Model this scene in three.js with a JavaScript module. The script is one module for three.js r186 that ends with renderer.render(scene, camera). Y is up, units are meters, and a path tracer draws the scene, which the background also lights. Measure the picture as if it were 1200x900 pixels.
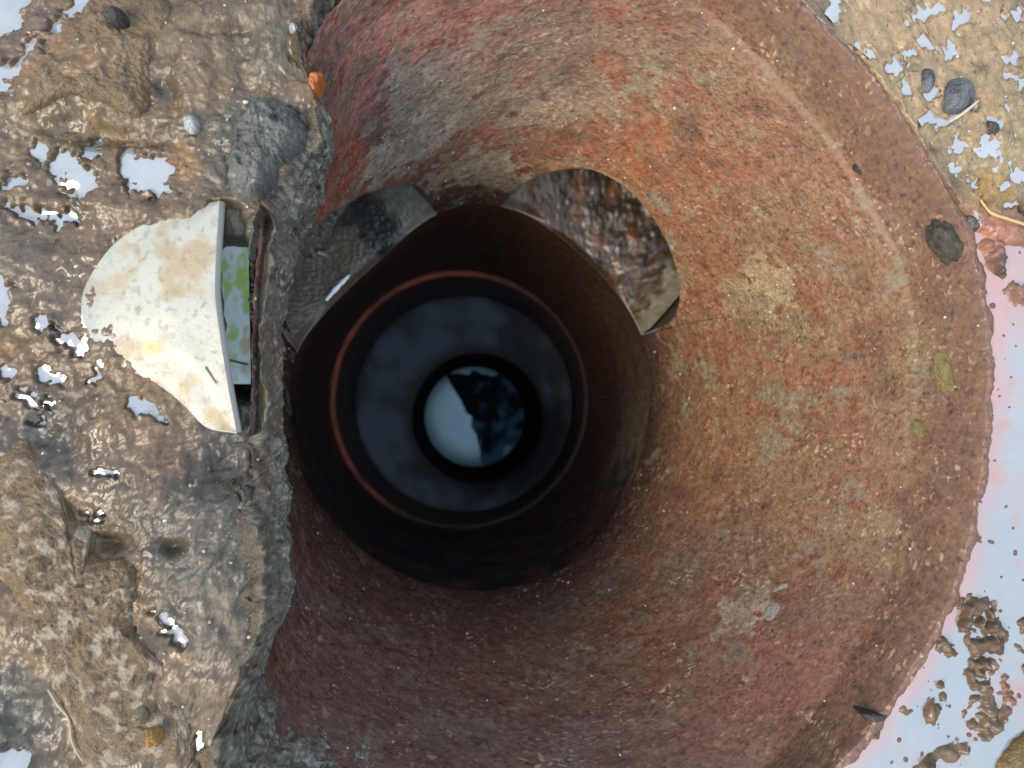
import * as THREE from 'three';
import { mergeGeometries } from 'three/addons/utils/BufferGeometryUtils.js';

// ---------- camera ----------
const scene = new THREE.Scene();
const renderer = new THREE.WebGLRenderer({ antialias: true });
renderer.toneMapping = THREE.LinearToneMapping;
renderer.toneMappingExposure = 2.25;
renderer.shadowMap.enabled = true;
const EYE = 0.38;                                   // lens above the rim of the shaft
const camera = new THREE.PerspectiveCamera(53.13, 4 / 3, 0.02, 60);
camera.position.set(0, EYE, 0);
camera.up.set(0, 0, -1);
const LOOK = new THREE.Vector3(0.0633, -1, -0.0356).normalize();
camera.lookAt(LOOK.x, EYE + LOOK.y, LOOK.z);
camera.updateMatrixWorld();
camera.focus = 0.42; camera.userData.fStop = 7;

// ---------- sky (overcast, thin bluish cloud) and a soft sun behind it ----------
const rnd = (s => () => ((s = (s * 1664525 + 1013904223) >>> 0) / 4294967296))(20240611);
const PERM = new Uint8Array(512), GRX = new Float32Array(256), GRY = new Float32Array(256), GRZ = new Float32Array(256);
{
  const p = [...Array(256).keys()];
  for (let i = 255; i > 0; i--) { const j = Math.floor(rnd() * (i + 1)); [p[i], p[j]] = [p[j], p[i]]; }
  for (let i = 0; i < 512; i++) PERM[i] = p[i & 255];
  for (let i = 0; i < 256; i++) {
    const z = rnd() * 2 - 1, a = rnd() * 6.2832, q = Math.sqrt(1 - z * z);
    GRX[i] = q * Math.cos(a); GRY[i] = q * Math.sin(a); GRZ[i] = z;
  }
}
function noise(x, y, z) {                            // gradient noise, about -0.8 .. 0.8
  const X = Math.floor(x), Y = Math.floor(y), Z = Math.floor(z);
  x -= X; y -= Y; z -= Z;
  const u = x * x * x * (x * (x * 6 - 15) + 10), v = y * y * y * (y * (y * 6 - 15) + 10), w = z * z * z * (z * (z * 6 - 15) + 10);
  const xi = X & 255, yi = Y & 255, zi = Z & 255;
  const A = PERM[xi] + yi, B = PERM[xi + 1] + yi;
  const g = (h, a, b, c) => GRX[h] * a + GRY[h] * b + GRZ[h] * c;
  const AA = PERM[A & 255] + zi, AB = PERM[(A + 1) & 255] + zi, BA = PERM[B & 255] + zi, BB = PERM[(B + 1) & 255] + zi;
  const n0 = g(PERM[AA], x, y, z), n1 = g(PERM[BA], x - 1, y, z), n2 = g(PERM[AB], x, y - 1, z), n3 = g(PERM[BB], x - 1, y - 1, z);
  const n4 = g(PERM[AA + 1], x, y, z - 1), n5 = g(PERM[BA + 1], x - 1, y, z - 1), n6 = g(PERM[AB + 1], x, y - 1, z - 1), n7 = g(PERM[BB + 1], x - 1, y - 1, z - 1);
  const a = n0 + u * (n1 - n0), b = n2 + u * (n3 - n2), c = n4 + u * (n5 - n4), d = n6 + u * (n7 - n6);
  const e = a + v * (b - a), f = c + v * (d - c);
  return (e + w * (f - e)) * 1.25;
}
function fbm(x, y, z, o = 4) { let s = 0, a = 0.5; for (let i = 0; i < o; i++) { s += a * noise(x, y, z); x *= 2.03; y *= 2.03; z *= 2.03; x += 17.3; a *= 0.5; } return s; }
function ridge(x, y, z, o = 3) { let s = 0, a = 0.5; for (let i = 0; i < o; i++) { s += a * (1 - Math.abs(noise(x, y, z)) * 2); x = x * 2.1 + 9; y *= 2.1; z *= 2.1; a *= 0.5; } return s; }
const clamp = (x, a = 0, b = 1) => Math.min(b, Math.max(a, x));
const sst = (a, b, x) => { const t = clamp((x - a) / (b - a)); return t * t * (3 - 2 * t); };
const lerp = (a, b, t) => a + (b - a) * t;

{
  const w = 512, h = 256, data = new Float32Array(w * h * 4);
  for (let j = 0; j < h; j++) for (let i = 0; i < w; i++) {
    const lat = ((j + 0.5) / h - 0.5) * Math.PI, lon = ((i + 0.5) / w) * 2 * Math.PI;
    const y = Math.sin(lat), x = Math.cos(lat) * Math.cos(lon), z = Math.cos(lat) * Math.sin(lon), k = (j * w + i) * 4;
    const c = 0.94 + 0.4 * fbm(x * 4.5, y * 4.5, z * 4.5, 4), up = 0.62 + 0.42 * Math.max(0, y);
    const b = y > -0.02 ? c * up : 0.12;
    data[k] = b * 0.77; data[k + 1] = b * 0.92; data[k + 2] = b * 1.12; data[k + 3] = 1;
  }
  const t = new THREE.DataTexture(data, w, h, THREE.RGBAFormat, THREE.FloatType);
  t.mapping = THREE.EquirectangularReflectionMapping; t.magFilter = THREE.LinearFilter; t.minFilter = THREE.LinearFilter; t.needsUpdate = true;
  scene.background = t; scene.environment = t;
}
const sun = new THREE.DirectionalLight(new THREE.Color(1, 0.86, 0.68), 2.8);
sun.position.set(-1.7, 2.3, 1.45);
sun.castShadow = true; sun.shadow.radius = 60; sun.shadow.mapSize.set(2048, 2048);
Object.assign(sun.shadow.camera, { left: -0.6, right: 0.6, top: 0.6, bottom: -0.6, near: 0.5, far: 6 });
scene.add(sun);

// ---------- from a place in the photograph (1200 x 900) and a depth below the lens to metres ----------
const RT = new THREE.Vector3().setFromMatrixColumn(camera.matrixWorld, 0), UPV = new THREE.Vector3().setFromMatrixColumn(camera.matrixWorld, 1);
function at(px, py, depth) {
  const v = LOOK.clone().multiplyScalar(900).addScaledVector(RT, px - 600).addScaledVector(UPV, 450 - py);
  v.multiplyScalar(depth / -v.y); v.y += EYE;
  return v;
}
const G0 = (px, py) => { const p = at(px, py, EYE); return [p.x, p.z]; };
const PXM = EYE / 900;                              // metres per photo pixel at the rim

// ---------- helpers ----------
const used = new Map();
function numbered(n) { const k = used.get(n) || 0; used.set(n, k + 1); return k ? `${n}_${String(k).padStart(3, '0')}` : n; }
function tag(o, label, category, group, kind) { o.userData.label = label; if (category) o.userData.category = category; if (group) o.userData.group = group; if (kind) o.userData.kind = kind; return o; }
function mesh(name, geo, m, parent = scene) {
  const o = new THREE.Mesh(geo, m); o.name = parent === scene ? numbered(name) : name; o.castShadow = o.receiveShadow = true; parent.add(o); return o;
}
function group(name) { const g = new THREE.Group(); g.name = numbered(name); scene.add(g); return g; }
function gridGeo(nu, nv, fn, closedU = false) {       // fn(i, j, out) fills out.p, out.uv, out.c
  const pos = new Float32Array(nu * nv * 3), uv = new Float32Array(nu * nv * 2), col = new Float32Array(nu * nv * 3), idx = [];
  const o = { p: [0, 0, 0], uv: [0, 0], c: [1, 1, 1] };
  for (let j = 0; j < nv; j++) for (let i = 0; i < nu; i++) {
    fn(i, j, o); const k = j * nu + i;
    pos.set(o.p, k * 3); uv.set(o.uv, k * 2); col.set(o.c, k * 3);
  }
  const I = new Uint32Array((nu - 1) * (nv - 1) * 6); let q = 0;
  for (let j = 0; j < nv - 1; j++) for (let i = 0; i < nu - 1; i++) {
    const a = j * nu + i, b = a + 1, c = a + nu, d = c + 1;
    I[q++] = a; I[q++] = c; I[q++] = b; I[q++] = b; I[q++] = c; I[q++] = d;
  }
  const g = new THREE.BufferGeometry();
  g.setAttribute('position', new THREE.BufferAttribute(pos, 3)); g.setAttribute('uv', new THREE.BufferAttribute(uv, 2)); g.setAttribute('color', new THREE.BufferAttribute(col, 3));
  g.setIndex(new THREE.BufferAttribute(I, 1)); g.computeVertexNormals();
  return g;
}
const SRGB = new Uint8Array(4097); for (let i = 0; i <= 4096; i++) { const c = i / 4096; SRGB[i] = Math.round(255 * (c < 0.0031308 ? 12.92 * c : 1.055 * c ** (1 / 2.4) - 0.055)); }
function makeMaps(w, h, fn, wrap) {                   // fn(u, v, o): o.c linear colour, o.r roughness, o.b bump 0..1
  const C = new Uint8Array(w * h * 4), R = new Uint8Array(w * h * 4), B = new Uint8Array(w * h * 4), o = { c: [0, 0, 0], r: 0.5, b: 0.5 };
  for (let j = 0; j < h; j++) for (let i = 0; i < w; i++) {
    fn((i + 0.5) / w, (j + 0.5) / h, o); const k = (j * w + i) * 4;
    for (let q = 0; q < 3; q++) C[k + q] = SRGB[(clamp(o.c[q]) * 4096) | 0];
    R[k] = R[k + 1] = R[k + 2] = clamp(o.r) * 255; B[k] = B[k + 1] = B[k + 2] = clamp(o.b) * 255;
    C[k + 3] = R[k + 3] = B[k + 3] = 255;
  }
  const T = (d, s) => { const t = new THREE.DataTexture(d, w, h); t.magFilter = THREE.LinearFilter; t.minFilter = THREE.LinearFilter; t.wrapS = wrap; t.wrapT = THREE.MirroredRepeatWrapping; if (s) t.colorSpace = THREE.SRGBColorSpace; t.needsUpdate = true; return t; };
  return { map: T(C, true), roughnessMap: T(R), bumpMap: T(B) };
}
const lerpc = (a, b, t) => [lerp(a[0], b[0], t), lerp(a[1], b[1], t), lerp(a[2], b[2], t)];
function mixTo(c, k, t) { c[0] += (k[0] - c[0]) * t; c[1] += (k[1] - c[1]) * t; c[2] += (k[2] - c[2]) * t; }
function spline(pts, n, closed = true) {              // points of a smooth curve through 2-D points
  const c = new THREE.CatmullRomCurve3(pts.map(p => new THREE.Vector3(p[0], 0, p[1])), closed, 'centripetal');
  return c.getPoints(n).map(v => [v.x, v.z]);
}
function polar(pts, c) {                              // closed outline -> radius by angle about c
  const N = 1440, R = new Float32Array(N).fill(-1), s = spline(pts, 4000);
  for (const [x, z] of s) { let a = Math.atan2(z - c[1], x - c[0]); if (a < 0) a += 2 * Math.PI; const k = Math.floor(a / (2 * Math.PI) * N) % N; R[k] = Math.max(R[k], Math.hypot(x - c[0], z - c[1])); }
  for (let i = 0; i < N; i++) if (R[i] < 0) R[i] = R[(i + N - 1) % N] > 0 ? R[(i + N - 1) % N] : R[(i + 1) % N];
  for (let it = 0; it < 3; it++) { const Q = R.slice(); for (let i = 0; i < N; i++) R[i] = (Q[(i + N - 1) % N] + 2 * Q[i] + Q[(i + 1) % N]) / 4; }
  return a => { let t = a / (2 * Math.PI); t = (t - Math.floor(t)) * N - 0.5; const i = Math.floor(t), f = t - i; return lerp(R[(i + N) % N], R[(i + 1) % N], f); };
}

// ---------- shaft shape ----------
const D1 = 0.408, D3 = 0.62, D4 = 0.745, D5 = 0.75, D6 = 0.85, DW = 1.11;
const RIM = [[1156, 450], [1149, 350], [1125, 262], [1092, 203], [1035, 112], [985, 57], [925, -3], [850, -60], [727, -95], [600, -75], [470, -40], [385, 20], [345, 110], [312, 220], [299, 310], [296, 400], [296, 480], [296, 560], [300, 650], [290, 740], [266, 830], [256, 920], [310, 1000], [450, 1050], [700, 1050], [850, 1000], [985, 893], [1060, 795], [1110, 705], [1143, 580]].map(p => G0(...p));
const C0 = G0(727, 450), R0p = polar(RIM, C0), R0 = a => { const x = Math.cos(a), z = Math.sin(a); return R0p(a) + 0.0016 * noise(x * 9, 4, z * 9) + 0.0012 * noise(x * 22, 4, z * 22) + 0.0003 * noise(x * 70, 4, z * 70); };
const c3v = at(553, 458, D3), C3 = [c3v.x, c3v.z];
const R3 = polar([[762, 450], [753, 396], [718, 338], [652, 275], [605, 247], [553, 240], [505, 255], [442, 308], [388, 360], [350, 410], [340, 470], [352, 550], [398, 620], [470, 672], [555, 692], [640, 676], [705, 625], [748, 545]].map(p => { const v = at(...p, D3); return [v.x, v.z]; }), C3);
const c5v = at(540, 468, D5), C5 = [c5v.x, c5v.z], R5 = 0.1222;
const inset = a => 0.004 + 0.015 * sst(-0.3, 0.9, Math.cos(a + 0.35));
function wallRC(a, d, out) {                          // centre and radius of the wall at angle a, depth d
  if (d < D1) { const s = clamp((d - EYE) / (D1 - EYE)); out.cx = C0[0]; out.cz = C0[1]; out.r = lerp(R0(a), R0p(a), s) - inset(a) * Math.pow(s, 0.8); return out; }
  const s = 1 - Math.pow(1 - clamp((d - D1) / (D3 - D1)), 1.55), r1 = R0p(a) - inset(a) - 0.0011 * sst(0, 0.02, s) * sst(0.6, 0.95, Math.cos(a + 0.6));
  out.cx = lerp(C0[0], C3[0], s); out.cz = lerp(C0[1], C3[1], s); out.r = lerp(r1, R3(a), s); return out;
}
const _w = {};
function wall(a, d) { wallRC(a, d, _w); return [_w.cx + _w.r * Math.cos(a), EYE - d, _w.cz + _w.r * Math.sin(a)]; }
function hitWall(px, py) {                            // where the line of sight meets the flared wall
  for (let d = EYE; d <= D3; d += 0.0004) { const p = at(px, py, d); wallRC(0, d, _w); const a = Math.atan2(p.z - _w.cz, p.x - _w.cx); wallRC(a, d, _w); if (Math.hypot(p.x - _w.cx, p.z - _w.cz) > _w.r) return { a: a < 0 ? a + 2 * Math.PI : a, d, p }; }
  const p = at(px, py, D3), a = Math.atan2(p.z - C3[1], p.x - C3[0]); return { a: a < 0 ? a + 2 * Math.PI : a, d: D3, p };
}
function arch(pts) {                                  // side opening: upper edge as depth by angle
  const s = spline(pts, 200, false).map(p => hitWall(...p)).sort((x, y) => x.a - y.a);
  s[0].d = D3; s[s.length - 1].d = D3;
  return { a0: s[0].a, a1: s[s.length - 1].a, f: a => { let i = 1; while (i < s.length - 1 && s[i].a < a) i++; const t = clamp((a - s[i - 1].a) / Math.max(1e-6, s[i].a - s[i - 1].a)); return Math.min(D3, lerp(s[i - 1].d, s[i].d, t)); } };
}
const ARCHES = [
  arch([[350, 398], [326, 375], [322, 345], [336, 308], [370, 265], [420, 231], [465, 216], [492, 219], [512, 250]]),
  arch([[586, 242], [604, 222], [640, 203], [690, 198], [735, 221], [770, 262], [790, 305], [797, 345], [790, 372], [768, 388]]),
];
const wallEnd = a => { for (const A of ARCHES) if (a > A.a0 && a < A.a1) return A.f(a); return D3; };

// ---------- ground shape ----------
const MUD = [[1162, 450], [1156, 345], [1130, 258], [1096, 202], [1040, 110], [990, 55], [930, -3], [852, -64], [727, -100], [600, -80], [480, -40], [385, -10], [367, 40], [368, 90], [378, 135], [352, 185], [318, 240], [302, 300], [299, 380], [300, 450], [300, 520], [306, 600], [314, 655], [318, 712], [304, 760], [280, 820], [262, 860], [248, 925], [305, 1006], [450, 1056], [700, 1056], [855, 1004], [992, 897], [1066, 799], [1116, 708], [1149, 582]].map(p => G0(...p));
const GR = polar(MUD, C0);
function inPoly(P, x, z) { let s = false; for (let i = 0, j = P.length - 1; i < P.length; j = i++) if ((P[i][1] > z) !== (P[j][1] > z) && x < (P[j][0] - P[i][0]) * (z - P[i][1]) / (P[j][1] - P[i][1]) + P[i][0]) s = !s; return s; }
function sdPoly(P, x, z) {                            // signed distance, negative inside
  let m = 1e9; for (let i = 0, j = P.length - 1; i < P.length; j = i++) { const ex = P[i][0] - P[j][0], ez = P[i][1] - P[j][1], wx = x - P[j][0], wz = z - P[j][1], t = clamp((wx * ex + wz * ez) / (ex * ex + ez * ez)); m = Math.min(m, Math.hypot(wx - ex * t, wz - ez * t)); }
  return inPoly(P, x, z) ? -m : m;
}
const poly = a => a.map(p => G0(...p));
const PUDDLE = poly([[1118, 236], [1150, 262], [1180, 280], [1215, 292], [1275, 318], [1320, 360], [1345, 430], [1322, 500], [1372, 580], [1385, 660], [1345, 730], [1366, 810], [1340, 890], [1280, 940], [1245, 1000], [1170, 1010], [1120, 1058], [1030, 1050], [985, 1015], [960, 1000], [975, 920], [1005, 850], [1050, 790], [1100, 700], [1138, 580], [1150, 450], [1142, 340]]);
const PIT = poly([[250, 238], [288, 238], [294, 300], [295, 400], [295, 470], [294, 512], [268, 512], [250, 420], [242, 330]]);
const PZ0 = G0(290, 245)[1], PZ1 = G0(290, 508)[1];
// small wet hollows in the left mud: x, y, rx, ry, turn (photo pixels)
const WET = [[5, 15, 26, 40, 0.5], [72, 32, 10, 18, 0.3], [98, 5, 24, 10, -0.5], [48, 58, 14, 12, 0], [22, 82, 26, 10, -0.7], [6, 110, 10, 14, 0], [80, 192, 22, 14, -0.5], [95, 215, 20, 22, 0.4], [50, 180, 10, 12, 0], [180, 200, 32, 18, 0], [150, 188, 10, 20, 0], [178, 222, 34, 8, 0.1], [110, 172, 9, 14, 0], [25, 215, 16, 10, 0], [40, 250, 30, 7, 0.15], [75, 256, 18, 6, -0.2], [8, 350, 14, 26, 0], [56, 380, 16, 9, 0.6], [88, 406, 20, 12, 0.7], [60, 440, 22, 10, 0.6], [35, 466, 14, 12, 0.2], [10, 440, 14, 8, 0.9], [172, 478, 22, 8, 0.55], [198, 489, 5, 6, 0], [120, 442, 10, 8, 0.6], [128, 553, 16, 4, 0.1], [45, 492, 10, 4, 0], [150, 735, 12, 8, 0], [205, 735, 10, 24, -0.7], [205, 850, 12, 26, -0.5], [130, 840, 16, 16, 0], [10, 890, 26, 14, 0.5], [235, 880, 10, 20, 0], [60, 475, 10, 6, 0], [110, 605, 9, 5, 0], [222, 290, 8, 5, 0],
  [980, 10, 10, 14, 0.2], [1008, 62, 7, 9, 0], [1020, 66, 6, 13, 0.5], [1050, 78, 9, 10, 0.6], [1085, 52, 9, 12, 0], [1062, 62, 14, 6, 0.2], [1112, 60, 12, 10, 0], [1085, 13, 28, 5, -0.25], [1125, 24, 14, 9, -0.5], [1058, 103, 9, 9, 0.6], [1092, 112, 7, 8, 0], [1100, 142, 26, 9, -0.2], [1140, 122, 14, 4, -0.5], [1185, 72, 14, 9, 0], [1190, 95, 14, 7, 0], [1195, 18, 8, 6, 0.5], [1122, 172, 8, 10, 0.8], [1158, 170, 14, 6, 0], [1128, 212, 8, 8, 0], [1142, 220, 7, 10, -0.4], [1190, 205, 18, 5, 0.6], [1190, 245, 20, 4, 0.3], [1175, 22, 6, 4, 0]
].map(([x, y, a, b, t]) => { const p = G0(x, y); return [p[0], p[1], a * PXM, b * PXM, Math.cos(t), Math.sin(t)]; });
function wet(x, z) {
  let m = 0; const wx = x + 0.0055 * noise(x * 110, 3, z * 110) + 0.005 * noise(x * 300, 3, z * 300), wz = z + 0.0055 * noise(x * 110, 9, z * 110) + 0.005 * noise(x * 300, 9, z * 300);
  for (const w of WET) { const dx = wx - w[0], dz = wz - w[1]; if (dx * dx + dz * dz > 0.0016) continue; const u = (dx * w[4] + dz * w[5]) / w[2], v = (-dx * w[5] + dz * w[4]) / w[3]; m = Math.max(m, 1 - sst(0.3, 1.3, u * u + v * v)); }
  return m;
}
// humps and hollows of the mud: x, y, rx, ry, turn, height (m)
const HUMPS = [[110, 75, 110, 70, -0.4, 0.012], [230, 90, 70, 60, 0, 0.008], [250, 30, 70, 40, 0, 0.007], [60, 330, 90, 60, 0.3, 0.003], [170, 560, 110, 70, 0.5, 0.004], [60, 520, 90, 26, 0.6, -0.006], [205, 640, 22, 10, 0, -0.008], [130, 635, 30, 12, 0.2, -0.007], [130, 160, 110, 16, 0.1, -0.006], [195, 110, 26, 50, 0, -0.004], [250, 700, 60, 120, -0.2, 0.006], [20, 830, 60, 90, -0.4, -0.006], [265, 545, 36, 34, 0, -0.006], [320, 40, 30, 60, 0, 0.006], [270, 42, 50, 8, -0.1, -0.004], [90, 240, 140, 12, 0.1, 0.003], [1090, 60, 160, 90, 0.5, 0.001], [1170, 170, 60, 60, 0.8, 0.003], [305, 320, 14, 120, 0, 0.002]
].map(([x, y, a, b, t, h]) => { const p = G0(x, y); return [p[0], p[1], a * PXM, b * PXM, Math.cos(t), Math.sin(t), h]; });
function gBase(x, z) {
  const right = sst(0.05, 0.14, x), far = sst(0.3, 0.8, Math.hypot(x, z));
  let h = fbm(x * 9, 1.7, z * 9, 2) * lerp(0.016, 0.006, right) + fbm(x * 34, 4.2, z * 34, 3) * lerp(0.0085, 0.004, right) + far * 0.05 * fbm(x * 2, 8, z * 2, 3);
  for (const w of HUMPS) { const dx = x - w[0], dz = z - w[1], u = (dx * w[4] + dz * w[5]) / w[2], v = (-dx * w[5] + dz * w[4]) / w[3], q = u * u + v * v; if (q < 4) h += w[6] * Math.exp(-q * 1.6); }
  return h + lerp(0.002, 0.0005, right);
}
function puddleIn(x, z) { if (x < 0.08 || z < -0.13) return 0; const sd = sdPoly(PUDDLE, x + 0.003 * noise(x * 90, 2, z * 90) + 0.012 * sst(0.27, 0.3, x) * noise(x * 30, 2, z * 30), z + 0.003 * noise(x * 90, 5, z * 90) + 0.012 * sst(0.24, 0.27, z) * noise(x * 30, 5, z * 30)); return 1 - sst(-0.004, 0.003, sd); }
const ISLANDS = [
  [[1120, 706], [1142, 694], [1164, 698], [1180, 718], [1186, 750], [1180, 790], [1194, 800], [1198, 826], [1180, 858], [1160, 876], [1138, 874], [1128, 850], [1140, 820], [1130, 790], [1138, 770], [1124, 740]],
  [[1060, 820], [1068, 822], [1072, 836], [1066, 850], [1056, 846], [1054, 832]],
  [[1096, 792], [1110, 790], [1120, 806], [1118, 822], [1112, 846], [1100, 864], [1084, 858], [1082, 836], [1088, 812]],
  [[1096, 734], [1106, 738], [1116, 752], [1128, 772], [1120, 775], [1104, 768], [1094, 752]],
  [[1066, 915], [1080, 885], [1110, 872], [1130, 855], [1150, 872], [1136, 895], [1118, 925]],
  [[1010, 845], [1030, 850], [1052, 868], [1046, 874], [1022, 866], [1000, 860]],
  [[1192, 722], [1260, 700], [1260, 800], [1216, 830], [1198, 790]], [[1168, 915], [1182, 886], [1200, 868], [1260, 840], [1260, 950]],
  [[1150, 250], [1175, 268], [1188, 300], [1180, 330], [1164, 320], [1150, 290]], [[1180, 320], [1215, 330], [1210, 370], [1186, 360]],
].map(poly);
function island(x, z) { if (x < 0.1) return 0; let m = 0; const wx = x + 0.004 * noise(x * 120, 2, z * 120) + 0.0016 * noise(x * 500, 2, z * 500), wz = z + 0.004 * noise(x * 120, 6, z * 120) + 0.0016 * noise(x * 500, 6, z * 500); for (const P of ISLANDS) m = Math.max(m, 1 - sst(-0.006, 0.0025, sdPoly(P, wx, wz))); return m; }
function ground(x, z) {
  let h = gBase(x, z);
  const p = puddleIn(x, z);
  if (p > 0) h = lerp(h, -0.005 + h * 0.12 + 0.0048 * fbm(x * 50, 7, z * 50, 3) + island(x, z) * (0.0066 + 0.009 * fbm(x * 80, 4, z * 80, 3) - 0.016 * Math.max(0, ridge(x * 95, 2, z * 95, 2) - 0.36)), p);
  h += (0.0042 * fbm(x * 130, 2.2, z * 130, 3) + 0.0009 * Math.max(0, noise(x * 420, 5, z * 420)) + 0.0003 * noise(x * 800, 5, z * 800)) * (1 - 0.35 * p);
  if (x < -0.05 || z < -0.03) h -= 0.0048 * wet(x, z);
  if (x < -0.08 && x > -0.18) { const s = sdPoly(PIT, x + 0.0015 * noise(x * 150, 1, z * 150), z); h = lerp(h, lerp(-0.001, -0.03, sst(PZ0 + 0.012, PZ0 + 0.022, z) * (1 - sst(PZ1 - 0.022, PZ1 - 0.012, z))) + 0.004 * fbm(x * 100, 3, z * 100, 3), 1 - sst(-0.004, 0.0015, s)); }
  return h;
}
const film = (x, z) => gBase(x, z) - 0.0026 + 0.0013 * sst(0, 0.3, fbm(x * 20, 12, z * 20, 3));

// ---------- ground material ----------
const GX = -0.31, GZ = -0.28, GW = 0.70, GH = 0.54;
const patch = (list) => list.map(([x, y, r, c, s]) => { const p = G0(x, y); return [p[0], p[1], r * PXM, c, s]; });
const GP = patch([
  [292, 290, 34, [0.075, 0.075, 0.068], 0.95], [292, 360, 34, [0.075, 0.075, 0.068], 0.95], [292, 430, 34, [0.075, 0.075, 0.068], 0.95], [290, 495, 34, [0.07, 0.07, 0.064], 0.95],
  [90, 80, 85, [0.15, 0.092, 0.042], 0.8], [190, 100, 30, [0.05, 0.045, 0.042], 0.75], [250, 60, 55, [0.13, 0.1, 0.068], 0.6], [30, 40, 50, [0.11, 0.085, 0.078], 0.6], [250, 165, 45, [0.12, 0.095, 0.072], 0.6], [215, 195, 20, [0.2, 0.11, 0.045], 0.7],
  [320, 60, 45, [0.085, 0.075, 0.055], 0.8], [310, 170, 60, [0.06, 0.06, 0.055], 0.9], [40, 200, 60, [0.13, 0.095, 0.06], 0.6], [90, 160, 50, [0.11, 0.09, 0.05], 0.6], [40, 330, 70, [0.1, 0.085, 0.07], 0.6], [20, 400, 40, [0.13, 0.08, 0.035], 0.6],
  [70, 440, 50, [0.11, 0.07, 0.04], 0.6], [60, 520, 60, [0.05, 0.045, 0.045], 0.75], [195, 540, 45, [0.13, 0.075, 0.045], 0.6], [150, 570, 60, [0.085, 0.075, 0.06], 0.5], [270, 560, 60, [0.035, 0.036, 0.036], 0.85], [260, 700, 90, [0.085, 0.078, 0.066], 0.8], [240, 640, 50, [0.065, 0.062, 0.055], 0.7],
  [60, 680, 90, [0.17, 0.115, 0.066], 0.8], [120, 800, 90, [0.16, 0.11, 0.06], 0.8], [15, 830, 60, [0.04, 0.045, 0.045], 0.9], [40, 900, 60, [0.05, 0.05, 0.045], 0.7], [100, 880, 40, [0.1, 0.07, 0.035], 0.6], [190, 630, 30, [0.05, 0.045, 0.04], 0.7], [130, 630, 26, [0.05, 0.045, 0.04], 0.6],
  [1080, 70, 130, [0.28, 0.215, 0.135], 0.85], [1170, 60, 80, [0.26, 0.2, 0.13], 0.7], [1170, 180, 70, [0.25, 0.2, 0.12], 0.8], [1165, 225, 22, [0.26, 0.16, 0.035], 0.7], [1160, 280, 40, [0.3, 0.14, 0.11], 0.8], [1190, 400, 80, [0.24, 0.12, 0.1], 0.8], [1180, 560, 90, [0.2, 0.11, 0.09], 0.8], [1150, 760, 90, [0.095, 0.06, 0.032], 0.9], [1060, 850, 60, [0.11, 0.068, 0.038], 0.8], [1190, 800, 40, [0.2, 0.09, 0.06], 0.6], [1195, 890, 30, [0.2, 0.13, 0.04], 0.9],
]);
function gcol(x, z, c) {
  const wx = x + 0.012 * noise(x * 40, 1, z * 40), wz = z + 0.012 * noise(x * 40, 6, z * 40);
  const n1 = fbm(x * 22, 3, z * 22, 3), n2 = fbm(x * 70, 8, z * 70, 3);
  c[0] = 0.105; c[1] = 0.078; c[2] = 0.052;
  mixTo(c, [0.15, 0.095, 0.055], sst(-0.05, 0.4, n1)); mixTo(c, [0.07, 0.065, 0.055], sst(0.02, 0.4, -n1));
  for (const p of GP) { const q = Math.hypot(wx - p[0], wz - p[1]) / p[2]; if (q < 1.4) mixTo(c, p[3], p[4] * (1 - sst(0.5, 1.35, q))); }
  mixTo(c, [c[0] * 0.45, c[1] * 0.45, c[2] * 0.48], sst(0.02, 0.42, n2)); mixTo(c, [c[0] * 1.5 + 0.01, c[1] * 1.45 + 0.01, c[2] * 1.4 + 0.012], sst(0.05, 0.45, -n2));
}
const groundMaps = makeMaps(2048, 1580, (u, v, o) => {
  const x = GX + u * GW, z = GZ + v * GH;
  gcol(x, z, o.c);
  const f = fbm(x * 300, 2, z * 300, 3), g = noise(x * 900, 7, z * 900), s = noise(x * 520, 1, z * 520);
  const k = 1 + 0.5 * f + 0.28 * g; o.c[0] *= k; o.c[1] *= k; o.c[2] *= k;
  const sp = sst(0.42, 0.62, s) * sst(-0.25, 0.25, noise(x * 60, 2, z * 60));
  mixTo(o.c, [0.38, 0.3, 0.22], sp * 0.75);
  mixTo(o.c, [0.02, 0.018, 0.016], sst(0.34, 0.55, noise(x * 520, 11, z * 520)) * 0.7); mixTo(o.c, [0.34, 0.32, 0.28], sst(0.42, 0.5, noise(x * 240, 15, z * 240)) * 0.5);
  o.r = 0.46 + 0.45 * fbm(x * 45, 3, z * 45, 3) + 0.5 * fbm(x * 14, 9, z * 14, 2) + 0.1 * g;
  o.r = clamp(o.r, 0.2, 0.8);
  o.b = 0.5 + 0.42 * fbm(x * 340, 5, z * 340, 3) + 0.2 * sp + 0.12 * g;
}, THREE.MirroredRepeatWrapping);
const groundMat = new THREE.MeshPhysicalMaterial({ ...groundMaps, bumpScale: 0.0008, roughness: 1, ior: 1.45, color: new THREE.Color(0.66, 0.61, 0.53) });

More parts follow.
